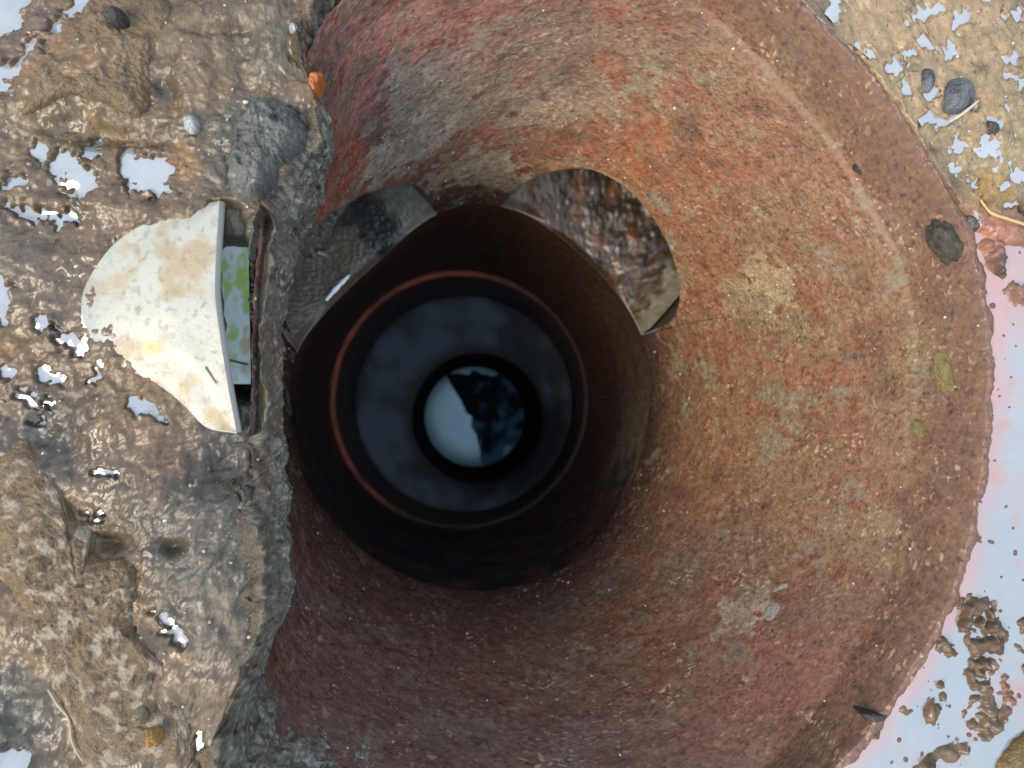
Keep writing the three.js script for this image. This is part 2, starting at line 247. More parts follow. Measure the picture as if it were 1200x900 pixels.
// ---------- ground mesh: rings round the mouth of the shaft ----------
{
  const NU = 1500, NV = 330, ang = [];
  // more columns where the ground is in the picture (left side and right side)
  { const wgt = a => 0.35 + 1.3 * sst(-0.2, 0.5, -Math.cos(a)) + 0.9 * sst(0.55, 0.9, Math.cos(a)); let s = 0; const acc = [0]; const M = 6000; for (let i = 0; i < M; i++) { s += wgt((i + 0.5) / M * 2 * Math.PI); acc.push(s); } let k = 0; for (let i = 0; i < NU; i++) { const t = i / (NU - 1) * s; while (k < M - 1 && acc[k + 1] < t) k++; ang.push((k + clamp((t - acc[k]) / (acc[k + 1] - acc[k]))) / M * 2 * Math.PI); } ang[NU - 1] = 2 * Math.PI; }
  const g = gridGeo(NU, NV, (i, j, o) => {
    const a = ang[i], ca = Math.cos(a), sa = Math.sin(a), left = sst(0.1, 0.6, -ca), r0 = GR(a) + 0.0014 * noise(ca * 30, 3, sa * 30) + (0.0012 * noise(ca * 60, 3, sa * 60) + 0.0008 * noise(ca * 190, 3, sa * 190)) * (0.15 + 0.85 * left);
    const left_ = left, drop = lerp(0.008, 0.018, left), zz = C0[1] + r0 * sa, pit = ca < 0 ? sst(PZ0 - 0.004, PZ0 + 0.004, zz) * (1 - sst(PZ1 - 0.004, PZ1 + 0.004, zz)) : 0, lip = lerp(0.002, lerp(0.006, 0.0012, pit), left);
    let r, y;
    if (j < 14) {                                     // rounded, ragged edge turning down inside the mouth
      const t = j / 13;
      r = r0 + lip * (1 - Math.cos(t * Math.PI / 2)) + (1 - t) * 0.0015 * noise(ca * 90, t * 3, sa * 90);
      const x = C0[0] + (r0 + lip) * ca, z = C0[1] + (r0 + lip) * sa;
      y = lerp(-drop, lerp(ground(x, z), -0.003 + 0.003 * noise(z * 120, 4, 2), pit), Math.sin(t * Math.PI / 2));
      o.p[0] = C0[0] + r * ca; o.p[2] = C0[1] + r * sa; o.p[1] = y;
    } else {
      const t = (j - 13) / (NV - 14);
      r = r0 + lip + 0.26 * t + 2.6 * Math.pow(t, 9);
      o.p[0] = C0[0] + r * ca; o.p[2] = C0[1] + r * sa; o.p[1] = ground(o.p[0], o.p[2]);
    }
    o.uv[0] = (o.p[0] - GX) / GW; o.uv[1] = (o.p[2] - GZ) / GH;
  });
  const m = mesh('mud_ground', g, groundMat); m.userData.kind = 'structure';
}
// ---------- water lying on the ground ----------
const waterMat = new THREE.MeshPhysicalMaterial({ vertexColors: true, roughness: 0.08, ior: 2.2 });
{
  const g = gridGeo(420, 160, (i, j, o) => {
    const a = lerp(-0.75, 1.25, i / 419), r = GR(a) + 0.001 + 0.45 * (j / 159) ** 1.5;
    const x = C0[0] + r * Math.cos(a), z = C0[1] + r * Math.sin(a);
    o.p = [x, -0.0026 + 0.0008 * noise(x * 42, 0, z * 42) + 0.00012 * noise(x * 150, 0, z * 150), z]; o.uv = [x, z]; const n = fbm(x * 30, 2, z * 30, 3); o.c = [0.13, 0.15, 0.17]; mixTo(o.c, [0.22, 0.11, 0.095], clamp(sst(0.016, 0.002, r - GR(a)) * 0.75 + sst(0.0, -0.07, z) * 0.75 + 0.9 * n)); mixTo(o.c, [0.2, 0.09, 0.06], 0.7 * sst(0.12, 0.3, fbm(x * 45, 8, z * 45, 4)));
  });
  const m = mesh('puddle', g, waterMat); m.userData.kind = 'structure'; m.userData.label = 'pale puddle of standing water along the edge of the shaft mouth';
  const h = gridGeo(500, 160, (i, j, o) => {
    const a = lerp(1.95, 4.75, i / 499), r = GR(a) + 0.008 + 0.02 * (1 - sst(2.1, 2.6, a)) + 0.26 * (j / 159);
    const x = C0[0] + r * Math.cos(a), z = C0[1] + r * Math.sin(a);
    o.p = [x, film(x, z) - (inPoly(PIT, x, z) || sdPoly(PIT, x, z) < 0.004 ? 0.05 : 0), z]; o.uv = [x, z]; o.c = [0.16, 0.17, 0.185];
  });
  const f = mesh('water_film', h, waterMat); f.userData.kind = 'structure'; f.userData.label = 'shiny water standing in small hollows of the brown mud';
  const k = gridGeo(160, 160, (i, j, o) => {
    const a = lerp(-1.35, -0.42, i / 159), r = GR(a) + 0.006 + 0.28 * (j / 159);
    const x = C0[0] + r * Math.cos(a), z = C0[1] + r * Math.sin(a);
    o.p = [x, film(x, z) + 0.0011, z]; o.uv = [x, z]; o.c = [0.17, 0.18, 0.2];
  });
  const f2 = mesh('water_film', k, waterMat); f2.userData.kind = 'structure'; f2.userData.label = 'shiny water standing in small hollows of the sandy mud';
}

{
  const parts = []; for (let i = 0; i < 170; i++) { const px = 1000 + rnd() * 200, py = 280 + rnd() * 620, p = G0(px, py); if (puddleIn(p[0], p[1]) < 0.9 || ground(p[0], p[1]) > -0.003) continue; const g = new THREE.IcosahedronGeometry(0.0004 + 0.0007 * rnd() ** 2, 1); g.scale(0.7 + rnd() * 1.2, 0.4, 0.7 + rnd() * 1.2); g.rotateY(rnd() * 6); g.translate(p[0], -0.0025, p[1]); parts.push(g); }
  tag(mesh('debris', mergeGeometries(parts), new THREE.MeshStandardMaterial({ color: new THREE.Color(0.07, 0.035, 0.028), roughness: 0.6 })), 'dark crumbs floating on the pale puddle', null, null, 'stuff');
}
// ---------- shaft ----------
const grainMaps = makeMaps(512, 512, (u, v, o) => { const f = fbm(u * 40, 3, v * 40, 4), g = noise(u * 160, 5, v * 160); o.c[0] = o.c[1] = o.c[2] = 0.8 + 0.45 * f + 0.25 * g; o.r = clamp(0.4 + 0.4 * f + 0.2 * g, 0.12, 0.9); o.b = 0.5 + 0.5 * f + 0.25 * g; }, THREE.MirroredRepeatWrapping);
const shaft = group('drain_shaft');
tag(shaft, 'round red-brown drain shaft with flared mouth, stained wall and dark pipe at its bottom', 'drain shaft');
shaft.position.set(0, 0, 0);
const WP = [   // stains on the wall: x, y, r (photo pixels), colour, strength, stretch along the circle
  [470, 170, 75, [0.33, 0.315, 0.28], 0.85, 1.6], [560, 195, 60, [0.36, 0.32, 0.235], 0.85, 1.8], [600, 120, 70, [0.25, 0.215, 0.17], 0.75, 1.8], [500, 110, 70, [0.25, 0.22, 0.195], 0.75, 1.7], [680, 110, 60, [0.22, 0.18, 0.14], 0.6, 1.9], [560, 60, 70, [0.22, 0.17, 0.15], 0.6, 1.9], [425, 75, 95, [0.34, 0.145, 0.125], 0.75, 1.2], [395, 30, 50, [0.36, 0.16, 0.14], 0.7, 1], [470, 95, 40, [0.27, 0.25, 0.23], 0.75, 1.6], [520, 130, 45, [0.26, 0.24, 0.2], 0.7, 1.8], [400, 205, 60, [0.3, 0.075, 0.05], 0.85, 1.2], [440, 150, 30, [0.16, 0.15, 0.14], 0.7, 1.3], [330, 240, 30, [0.2, 0.2, 0.19], 0.8, 1.6], [345, 205, 26, [0.25, 0.26, 0.25], 0.8, 1.6],  // pink patches brightened to stand for skylight on the upper left
  [650, 60, 60, [0.17, 0.13, 0.11], 0.6, 2], [740, 50, 60, [0.16, 0.12, 0.09], 0.6, 2], [700, 175, 40, [0.26, 0.1, 0.05], 0.7, 1.4], [800, 250, 60, [0.24, 0.1, 0.052], 0.5, 0.9], [760, 180, 50, [0.28, 0.09, 0.04], 0.7, 1], [830, 330, 50, [0.25, 0.1, 0.05], 0.5, 0.9], [840, 200, 70, [0.23, 0.085, 0.045], 0.6, 1], [640, 190, 24, [0.33, 0.13, 0.06], 0.6, 1.6],
  [895, 345, 50, [0.3, 0.24, 0.13], 0.9, 0.8], [880, 370, 30, [0.12, 0.1, 0.06], 0.6, 0.8], [930, 380, 30, [0.14, 0.12, 0.07], 0.6, 0.8], [945, 490, 14, [0.07, 0.065, 0.05], 0.8, 0.8], [1000, 420, 20, [0.14, 0.1, 0.07], 0.8, 0.6], [1095, 430, 40, [0.26, 0.19, 0.075], 0.7, 0.6], [1040, 640, 40, [0.27, 0.2, 0.1], 0.7, 0.7], [1020, 640, 70, [0.2, 0.14, 0.075], 0.5, 0.7], [900, 560, 90, [0.21, 0.125, 0.065], 0.5, 1],
  [872, 716, 40, [0.36, 0.33, 0.26], 0.95, 1.4], [905, 715, 14, [0.5, 0.46, 0.38], 0.9, 1.4], [860, 640, 60, [0.18, 0.12, 0.08], 0.5, 1], [800, 670, 50, [0.14, 0.12, 0.09], 0.6, 1.6], [700, 690, 50, [0.13, 0.12, 0.085], 0.8, 2.2], [650, 710, 40, [0.12, 0.12, 0.085], 0.7, 2.4], [860, 760, 24, [0.1, 0.09, 0.08], 0.7, 1], [900, 800, 90, [0.25, 0.085, 0.05], 0.7, 1.4], [990, 800, 60, [0.33, 0.12, 0.075], 0.7, 1], [960, 860, 50, [0.25, 0.15, 0.1], 0.6, 1], [1060, 740, 50, [0.34, 0.13, 0.085], 0.6, 0.8],
  [550, 860, 60, [0.14, 0.115, 0.1], 0.6, 2], [660, 870, 50, [0.17, 0.13, 0.125], 0.6, 2], [430, 730, 40, [0.13, 0.11, 0.1], 0.6, 1.5], [350, 700, 50, [0.12, 0.1, 0.09], 0.6, 1], [330, 870, 60, [0.16, 0.085, 0.075], 0.6, 1.2], [400, 800, 80, [0.14, 0.075, 0.065], 0.5, 1.4],
  [312, 480, 40, [0.12, 0.125, 0.12], 0.9, 2], [316, 380, 50, [0.12, 0.125, 0.12], 0.9, 2], [330, 300, 40, [0.14, 0.145, 0.14], 0.85, 1.6], [312, 580, 50, [0.1, 0.1, 0.095], 0.9, 2], [320, 670, 40, [0.11, 0.105, 0.095], 0.8, 1.4], [345, 380, 30, [0.15, 0.15, 0.14], 0.8, 1], [790, 330, 30, [0.2, 0.16, 0.1], 0.5, 0.8], [770, 500, 40, [0.14, 0.1, 0.065], 0.5, 0.7], [1050, 240, 60, [0.2, 0.115, 0.075], 0.5, 0.8], [960, 60, 60, [0.2, 0.115, 0.075], 0.7, 1], [1020, 150, 50, [0.2, 0.115, 0.075], 0.6, 0.8],
].map(([x, y, r, c, s, k]) => { const h = hitWall(x, y); return { p: h.p, t: [-Math.sin(h.a), Math.cos(h.a)], r: r * h.d / 900, c, s, k }; });
const wallMaps = makeMaps(2048, 1024, (u, v, o) => {
  const a = u * 2 * Math.PI, d = lerp(EYE, D3, v), [x, y, z] = wall(a, d), ca = Math.cos(a), sa = Math.sin(a);
  const c = o.c; c[0] = 0.175; c[1] = 0.068; c[2] = 0.038;
  const X = ca * 0.19, Z = sa * 0.19;                 // position along the circle, metres
  const n1 = fbm(X * 30, y * 34, Z * 30, 4), n2 = fbm(X * 55, y * 85 + 4, Z * 55, 4), n3 = fbm(X * 170, y * 210, Z * 170 + 3, 3);
  mixTo(c, [0.15, 0.085, 0.045], sst(-0.15, 0.3, n1)); mixTo(c, [0.21, 0.075, 0.043], sst(0.05, 0.4, -n1));
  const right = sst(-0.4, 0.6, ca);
  mixTo(c, sa < 0 ? lerpc([0.11, 0.06, 0.055], [0.26, 0.115, 0.1], sst(0, 0.5, -sa)) : [0.11, 0.06, 0.055], (1 - right) * 0.6); mixTo(c, [0.24, 0.125, 0.06], right * 0.35);  // upper-left tint lightened to stand for the skylight falling there
  const wx = x + 0.016 * noise(x * 55, y * 55, z * 55 + 2), wz = z + 0.016 * noise(x * 55, y * 55 + 7, z * 55), wy = y + 0.012 * noise(x * 60 + 4, y * 60, z * 60);
  let crust = 0;
  for (const p of WP) {
    const dx = wx - p.p.x, dy = wy - p.p.y, dz = wz - p.p.z; if (dx * dx + dy * dy + dz * dz > 0.006) continue;
    const al = dx * p.t[0] + dz * p.t[1], rest = dx * dx + dy * dy + dz * dz - al * al, q = Math.sqrt(Math.max(0, rest) * p.k + al * al / p.k) / p.r;
    const m = p.s * sst(0.0, 0.28, 0.95 - q + 1.1 * n2 + 0.7 * n3); mixTo(c, p.c, m); if (p.c[1] > 0.12) crust = Math.max(crust, m);
  }
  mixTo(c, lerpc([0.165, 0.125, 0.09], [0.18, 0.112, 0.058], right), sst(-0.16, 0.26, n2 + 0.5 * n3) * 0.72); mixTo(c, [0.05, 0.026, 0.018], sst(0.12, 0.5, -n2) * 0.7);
  const low = sst(lerp(0.5, 0.62, right), 1, v + 0.15 * n1); mixTo(c, [0.03, 0.016, 0.013], low * 0.88 * (1 - 0.6 * crust) + 0.5 * sst(0.86, 1, v) * (1 - low));  // darkens towards the throat: depth shade put into the colour
  const stk = noise(X * 22 + 2, y * 520, Z * 22) + 0.6 * noise(X * 60, y * 900, Z * 60 + 5), pt = fbm(X * 34 + 9, y * 44, Z * 34, 4);
  mixTo(c, [0.17, 0.15, 0.1], sst(0.12, 0.3, pt + 0.4 * n3) * 0.7); mixTo(c, [0.07, 0.042, 0.028], sst(0.12, 0.32, -pt + 0.4 * n3) * 0.55);
  { const q = 1 + stk * lerp(0.1, 0.3, sst(0.3, 1, v)); c[0] *= q; c[1] *= q; c[2] *= q; }
  mixTo(c, [0.095, 0.044, 0.038], 0.55 * sst(0.1, 1, sa));  // shade of the bottom side painted in as dark maroon
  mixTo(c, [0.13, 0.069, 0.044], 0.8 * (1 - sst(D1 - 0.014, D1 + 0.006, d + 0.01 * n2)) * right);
  const f = noise(X * 700, y * 900, Z * 700), g = fbm(X * 330, y * 420, Z * 330, 2), k = 1 + 0.42 * f + 0.8 * g + 0.5 * n3; c[0] *= k; c[1] *= k; c[2] *= k;
  const cl = sst(-0.25, 0.35, noise(X * 60, y * 60, Z * 60 + 8) + 0.6 * crust + 0.3 * n3), sp = Math.max(sst(0.3, 0.46, noise(X * 430 + 5, y * 520, Z * 430)), sst(0.4, 0.5, noise(X * 190 + 5, y * 260, Z * 190))) * cl;
  mixTo(c, [0.38, 0.28, 0.19], sp * (0.35 + 0.5 * sst(-0.2, 0.5, noise(X * 25, y * 25, Z * 25 + 40))));
  mixTo(c, [0.02, 0.012, 0.01], sst(0.36, 0.56, noise(X * 330, y * 420, Z * 330 + 30)) * 0.6);
  o.r = clamp(0.53 + 0.3 * n3 + 0.2 * f + 0.15 * n1 + 0.2 * (1 - sst(D1 - 0.01, D1 + 0.006, d)), 0.25, 0.9); o.b = 0.45 + 0.34 * g + 0.35 * sp + 0.2 * f + 0.1 * n3 + 0.15 * crust * n2;
}, THREE.RepeatWrapping);
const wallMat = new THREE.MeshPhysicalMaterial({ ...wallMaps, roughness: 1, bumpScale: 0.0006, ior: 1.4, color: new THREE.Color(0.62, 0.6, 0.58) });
const WN = 1400, WV = 300;
const bumpy = (X, y, Z) => 0.0024 * fbm(X * 40, y * 40, Z * 40, 3) + 0.0007 * fbm(X * 130, y * 170, Z * 130, 3) + 0.00022 * noise(X * 500, y * 550, Z * 500);
{
  const g = gridGeo(WN + 1, WV, (i, j, o) => {
    const a = (i % WN) / WN * 2 * Math.PI, e = wallEnd(a), t = j / (WV - 1), d = lerp(EYE, e, Math.pow(t, 0.95)), ca = Math.cos(a), sa = Math.sin(a);
    wallRC(a, d, _w);
    const s = sst(0, 0.03, t) * sst(0, 0.02, 1 - t), grey = sst(0.55, 0.95, -ca);
    const r = _w.r + s * (bumpy(ca * 0.19, EYE - d, sa * 0.19) * (1 + 1.6 * grey));
    o.p = [_w.cx + r * ca, EYE - d, _w.cz + r * sa]; o.uv = [i / WN, (d - EYE) / (D3 - EYE)];
  });
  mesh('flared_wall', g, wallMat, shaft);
  const fl = gridGeo(WN + 1, 10, (i, j, o) => {      // narrow flat rim behind the mouth
    const a = (i % WN) / WN * 2 * Math.PI, t = j / 9, r = R0(a) + lerp(0.001, 0.008 + 0.005 * noise(Math.cos(a) * 14, 2, Math.sin(a) * 14) + 0.0012 * noise(Math.cos(a) * 40, 2, Math.sin(a) * 40), sst(-0.2, 0.5, Math.cos(a))) * t, ca = Math.cos(a), sa = Math.sin(a);
    o.p = [C0[0] + r * ca, -0.0004 + 0.0012 * Math.sin(t * Math.PI) - 0.006 * t * t + 0.0011 * noise(ca * 60, t * 2, sa * 60) + 0.0006 * noise(ca * 190, t * 3, sa * 190), C0[1] + r * sa]; o.uv = [i / WN, 0.04 * t];
  });
  mesh('rim', fl, new THREE.MeshPhysicalMaterial({ ...wallMaps, roughness: 0.6, bumpScale: 0.0009, color: new THREE.Color(0.72, 0.66, 0.64) }), shaft);
}
// dark lower stretch between the side openings and the bottom pipe
const shadeMat = new THREE.MeshPhysicalMaterial({ ...grainMaps, map: null, vertexColors: true, roughness: 0.85, ior: 1.5, specularIntensity: 0.6, bumpScale: 0.0006 });  // its dark vertex colours carry the shade of the deep shaft
{
  const g = gridGeo(701, 130, (i, j, o) => {
    const a = (i % 700) / 700 * 2 * Math.PI, t = j / 129, ca = Math.cos(a), sa = Math.sin(a);
    const s = t, d = lerp(D3, D5, s), cx = lerp(C3[0], C5[0], s), cz = lerp(C3[1], C5[1], s);
    let r = lerp(R3(a), R5 + 0.0035, 1 - Math.pow(1 - s, 1.15)); const y = EYE - d;
    r += sst(0, 0.06, t) * (0.0016 * fbm(ca * 9, y * 60, sa * 9, 3) + 0.0005 * noise(ca * 60, y * 300, sa * 60));
    o.p = [cx + r * ca, y, cz + r * sa]; o.uv = [a * 2, t * 2];
    const n = fbm(ca * 5, y * 70, sa * 5, 4), m = fbm(ca * 20, y * 200, sa * 20, 3), c = [0.02, 0.01, 0.009];
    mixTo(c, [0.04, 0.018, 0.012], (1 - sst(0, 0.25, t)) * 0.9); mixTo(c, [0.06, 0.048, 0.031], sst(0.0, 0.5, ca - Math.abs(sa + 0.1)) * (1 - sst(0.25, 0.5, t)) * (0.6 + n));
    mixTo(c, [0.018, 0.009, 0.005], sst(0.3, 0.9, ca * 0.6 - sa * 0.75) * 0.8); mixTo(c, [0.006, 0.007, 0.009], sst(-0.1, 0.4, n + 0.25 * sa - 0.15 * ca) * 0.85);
    const k = 1 + 0.8 * m; o.c = [c[0] * k, c[1] * k, c[2] * k];
  });
  mesh('lower_wall', g, shadeMat, shaft);
  const lip = new THREE.TorusGeometry(R5 + 0.0015, 0.0034, 16, 240); lip.rotateX(Math.PI / 2);
  { const p = lip.attributes.position; for (let i = 0; i < p.count; i++) { const x = p.getX(i), z = p.getZ(i), q = 1 + 0.006 * noise(x * 40, 2, z * 40); p.setX(i, x * q); p.setZ(i, z * q); } lip.computeVertexNormals(); const cc = new Float32Array(p.count * 3); for (let i = 0; i < p.count; i++) { const x = p.getX(i), z = p.getZ(i), k = (0.06 + 0.94 * sst(-0.35, 0.75, (-x * 0.85 - z * 0.5) / R5)) * (1 + noise(x * 90, 3, z * 90)); cc.set([0.13 * k, 0.034 * k, 0.016 * k], i * 3); } lip.setAttribute('color', new THREE.BufferAttribute(cc, 3)); }  // highlight painted on the upper left, rim fading dark opposite
  lip.translate(C5[0], EYE - D5, C5[1]);
  mesh('pipe_rim', lip, new THREE.MeshPhysicalMaterial({ vertexColors: true, roughness: 0.75, ior: 1.35 }), shaft);
  const pg = gridGeo(401, 90, (i, j, o) => {
    const a = (i % 400) / 400 * 2 * Math.PI, t = j / 89, ca = Math.cos(a), sa = Math.sin(a), d = lerp(D5, D6, t), y = EYE - d, r = R5 - 0.003 * t + 0.0009 * fbm(ca * 4, y * 14, sa * 4, 3) * sst(0, 0.1, t);
    o.p = [C5[0] + r * ca + 0.004 * t, y, C5[1] + r * sa + 0.003 * t]; o.uv = [a * 2, t * 3];
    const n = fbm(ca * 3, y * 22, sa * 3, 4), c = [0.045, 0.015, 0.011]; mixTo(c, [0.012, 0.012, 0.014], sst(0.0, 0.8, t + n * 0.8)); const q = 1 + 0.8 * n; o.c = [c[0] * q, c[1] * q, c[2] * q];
  });
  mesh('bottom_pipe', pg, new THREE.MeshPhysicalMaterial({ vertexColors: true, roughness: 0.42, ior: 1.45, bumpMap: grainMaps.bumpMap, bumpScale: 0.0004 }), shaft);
  // dished floor of the bottom pipe with a round hole in it
  const hv = at(560, 490, D6 + 0.02), HR = 0.073, f0 = [C5[0] + 0.004, C5[1] + 0.003];
  const fg = gridGeo(301, 90, (i, j, o) => {
    const a = (i % 300) / 300 * 2 * Math.PI, t = j / 89, ca = Math.cos(a), sa = Math.sin(a), r = lerp(R5 - 0.0025, HR, Math.min(1, t * 1.05)), q = Math.min(1, t * 1.05), cx = lerp(f0[0], hv.x, q), cz = lerp(f0[1], hv.z, q), x = cx + r * ca, z = cz + r * sa;
    o.p = [x, EYE - D6 - 0.016 * q ** 1.4 + 0.0035 * fbm(x * 30, 3, z * 30, 3) * q * (1.2 - q) - 0.006 * Math.max(0, t * 1.05 - 1) / 0.05, z]; o.uv = [x * 12, z * 12];
    const n = fbm(x * 24, 5, z * 24, 4), c = [0.026, 0.043, 0.056]; mixTo(c, [0.003, 0.003, 0.005], sst(0.7, 1, q)); mixTo(c, [0.003, 0.003, 0.005], sst(-0.3, 0.22, n + 0.2 * (ca * 0.85 + sa * 0.2) + 0.22 * sst(0.12, 0, q))); o.c = c;  // bluish sky sheen painted in patches, fading to black by the hole
  });
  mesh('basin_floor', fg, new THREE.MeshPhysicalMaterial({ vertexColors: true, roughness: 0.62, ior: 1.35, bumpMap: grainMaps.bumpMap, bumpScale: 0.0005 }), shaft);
  const og = gridGeo(201, 30, (i, j, o) => {
    const a = (i % 200) / 100 * Math.PI, t = j / 29, r = HR * (1 - 0.02 * t); o.p = [hv.x + r * Math.cos(a), EYE - D6 - 0.018 - t * (DW - D6), hv.z + r * Math.sin(a)]; o.uv = [a, t]; o.c = [0.006, 0.006, 0.007];
  });
  mesh('outlet', og, new THREE.MeshPhysicalMaterial({ vertexColors: true, roughness: 0.85, specularIntensity: 0.3 }), shaft);
}
// grey mud plastered over the left side of the wall
{
  const g = gridGeo(760, 280, (i, j, o) => {
    const a = lerp(1.55, 4.12, i / 619), t = j / 239, ca = Math.cos(a), sa = Math.sin(a), d = EYE + 0.001 + t * 0.155;
    wallRC(a, d, _w);
    const x = _w.cx + _w.r * ca, z = _w.cz + _w.r * sa, y = EYE - d, span = sst(1.6, 1.95, a) * (1 - sst(3.78, 4.1, a)), reach = lerp(0.62, 0.95, sst(2.5, 3.0, a)) * lerp(1, 0.7, sst(3.5, 3.9, a));
    const n = fbm(x * 45, y * 45, z * 45, 4), gap = Math.max(0, R0(a) - GR(a) - 0.004), th = (gap + 0.007 * span) * (1 - sst(0, reach, t)) + 0.007 * n * (0.5 + span) - 0.0016 - 0.007 * (1 - span) - 0.018 * sst(reach * 0.5, reach * 1.3, t) + 0.0016 * fbm(x * 220, y * 220, z * 220, 3);
    let r = _w.r - Math.max(th, -0.025), yy = y; const gr = GR(a), pit = sst(PZ0 - 0.004, PZ0 + 0.004, z) * (1 - sst(PZ1 - 0.004, PZ1 + 0.004, z)), k = sst(0.085, 0, t + 0.01 * n);
    if (k > 0) { const ro = gr + lerp(0.017 + 0.008 * noise(ca * 22, 6, sa * 22), 0.001, pit), X = C0[0] + ro * ca, Z = C0[1] + ro * sa, gyy = pit > 0.5 ? -0.002 : ground(X, Z); r = lerp(r, ro, k * k); yy = lerp(y, gyy + lerp(0.0016, -0.0035, sst(0.45, 1, k)), sst(0, 0.6, k)) - (t === 0 ? 0.004 : 0); }
    const ex = lerp(_w.cx, C0[0], k), ez = lerp(_w.cz, C0[1], k); let fx = ex + r * ca, fz = ez + r * sa, fy = yy;
    const b1 = fbm(fx * 70, fy * 70, fz * 70, 4), b2 = fbm(fx * 260, fy * 260, fz * 260, 3), lift = (0.011 * b1 + 0.0042 * b2 + 0.002 * ridge(fx * 120, fy * 120, fz * 120, 2)) * (1 - 0.75 * pit) * sst(0, 0.02, t);
    o.p = [fx - ca * lift * 0.8, fy + lift * 0.8, fz - sa * lift * 0.8]; o.uv = [fx * 14 + fy * 9, fz * 14 - fy * 9];
    const m = fbm(fx * 90 + 4, fy * 90, fz * 90, 4), w = ridge(fx * 150, fy * 150, fz * 150, 2), c = [0.1, 0.094, 0.08]; mixTo(c, [0.035, 0.034, 0.03], sst(0, 0.3, m + b2 * 0.5)); mixTo(c, [0.28, 0.29, 0.27], sst(0.5, 0.8, w + 0.4 * m) * 0.7); mixTo(c, [0.11, 0.062, 0.04], sst(0.05, 0.4, -n) * 0.6); if (k > 0) { const q = [0, 0, 0]; gcol(fx, fz, q); mixTo(c, [q[0] * 0.6, q[1] * 0.56, q[2] * 0.5], sst(0.1, 0.8, k)); } o.c = c;
  });
  const m = mesh('mud_crust', g, new THREE.MeshPhysicalMaterial({ ...grainMaps, vertexColors: true, roughness: 1.2, bumpScale: 0.0016, ior: 1.4, color: new THREE.Color(1.3, 1.27, 1.18) }));
  m.userData.kind = 'structure'; m.userData.label = 'grey mud plastered over the wall between the white pipe and the grey side opening';
}
// side openings: short round tunnels behind the flared wall
ARCHES.forEach((A, q) => {
  const am = (A.a0 + A.a1) / 2, dir = [Math.cos(am), Math.sin(am)], n = 90, L = 0.17;
  const g = gridGeo(2 * n, 26, (i, j, o) => {
    const up = i < n, s = up ? i / (n - 1) : 1 - (i - n) / (n - 1), a = lerp(A.a0, A.a1, s), k = (j / 25) ** 1.6, e = up ? wallEnd(clamp(a, A.a0 + 1e-4, A.a1 - 1e-4)) : D3;
    const p = wall(a, e), bow = Math.sin(s * Math.PI);
    const nn = 0.002 * fbm(p[0] * 60 + k * 5, p[1] * 60, p[2] * 60, 3) * sst(0, 0.1, k);
    o.p = [p[0] + dir[0] * L * k, p[1] + (up ? 0.03 * bow * sst(0, 0.2, k) : -0.012 * bow * sst(0, 0.05, k)) + nn, p[2] + dir[1] * L * k]; o.uv = [i * 0.004, k * L];
    const m = fbm(p[0] * 50 + k * 6, p[1] * 50, p[2] * 50, 4), c = q ? [0.05, 0.035, 0.02] : [0.08, 0.078, 0.07]; const f = 0.85 + 1.1 * m; o.c = [c[0] * f, c[1] * f, c[2] * f];
  });
  const t = mesh('side_opening', g, new THREE.MeshPhysicalMaterial({ vertexColors: true, roughness: 0.4 }), shaft);
  t.userData.label = q ? 'side opening floored with orange-brown silt' : 'grey side opening with a pool of silt';
  const back = new THREE.CircleGeometry(0.16, 32); back.rotateY(Math.atan2(-dir[0], -dir[1])); back.translate(C3[0] + dir[0] * 0.32, EYE - D3 + 0.02, C3[1] + dir[1] * 0.32);
  mesh('end_cap', back, shadeMat, t);
  // silt on the floor
  const sg = gridGeo(220, 120, (i, j, o) => {
    const s = i / 219, a = lerp(A.a0, A.a1, s), k = (j / 119) ** 1.5, p = wall(a, D3), bow = Math.sin(s * Math.PI), x = p[0] + dir[0] * (L * 0.95 * k - 0.0005 + 0.0006), z = p[2] + dir[1] * (L * 0.95 * k);
    const edge = sst(0, 0.04, k) , lump = q ? 0.0035 * fbm(x * 60, 3, z * 60, 3) + 0.0004 * noise(x * 300, 1, z * 300) : 0.002 * fbm(x * 60, 3, z * 60, 3) + 0.0006 * noise(x * 400, 1, z * 400);
    o.p = [x, p[1] - 0.003 * edge * bow + edge * (lump + (q ? 0.012 : 0.004) * k * 3) + edge * 0.016 * Math.abs(2 * s - 1) ** 3, z]; o.uv = [x, z];
    const n1 = fbm(x * 70, 4, z * 70, 4), n2 = fbm(x * 260, 7, z * 260, 3); let c;
    if (q) { c = [0.034, 0.019, 0.008]; mixTo(c, [0.011, 0.008, 0.005], sst(-0.05, 0.3, n1 + 0.8 * k - 0.1) * 0.85); mixTo(c, [0.075, 0.025, 0.006], sst(0.05, 0.35, -n1)); mixTo(c, [0.06, 0.055, 0.045], sst(0.84, 0.92, 1 - s + 0.3 * n1)); mixTo(c, [0.1, 0.09, 0.065], sst(0.86, 0.95, s + 0.25 * n1)); }  // darker inward: shade of the overhang put into the silt colour
    else { c = [0.1, 0.083, 0.06]; mixTo(c, [0.025, 0.025, 0.023], sst(0.6, 0.72, s + 0.25 * n1) * (1 - sst(0.8, 0.9, s))); mixTo(c, [0.09, 0.09, 0.08], sst(0.5, 0.9, s) * sst(0.25, 0.4, k + 0.3 * n1)); mixTo(c, [0.15, 0.145, 0.12], sst(0.8, 0.95, s + 0.2 * n1)); }
    const f = 1 + 0.7 * n2; o.c = [c[0] * f, c[1] * f, c[2] * f];
  });
  const sm = mesh('silt', sg, new THREE.MeshPhysicalMaterial({ vertexColors: true, roughness: q ? 0.36 : 0.34, ior: 1.42 }));
  tag(sm, q ? 'lumpy orange-brown wet silt on the floor of the brown side opening' : 'smooth grey-brown silt on the floor of the grey side opening', 'silt', null, 'stuff');
});
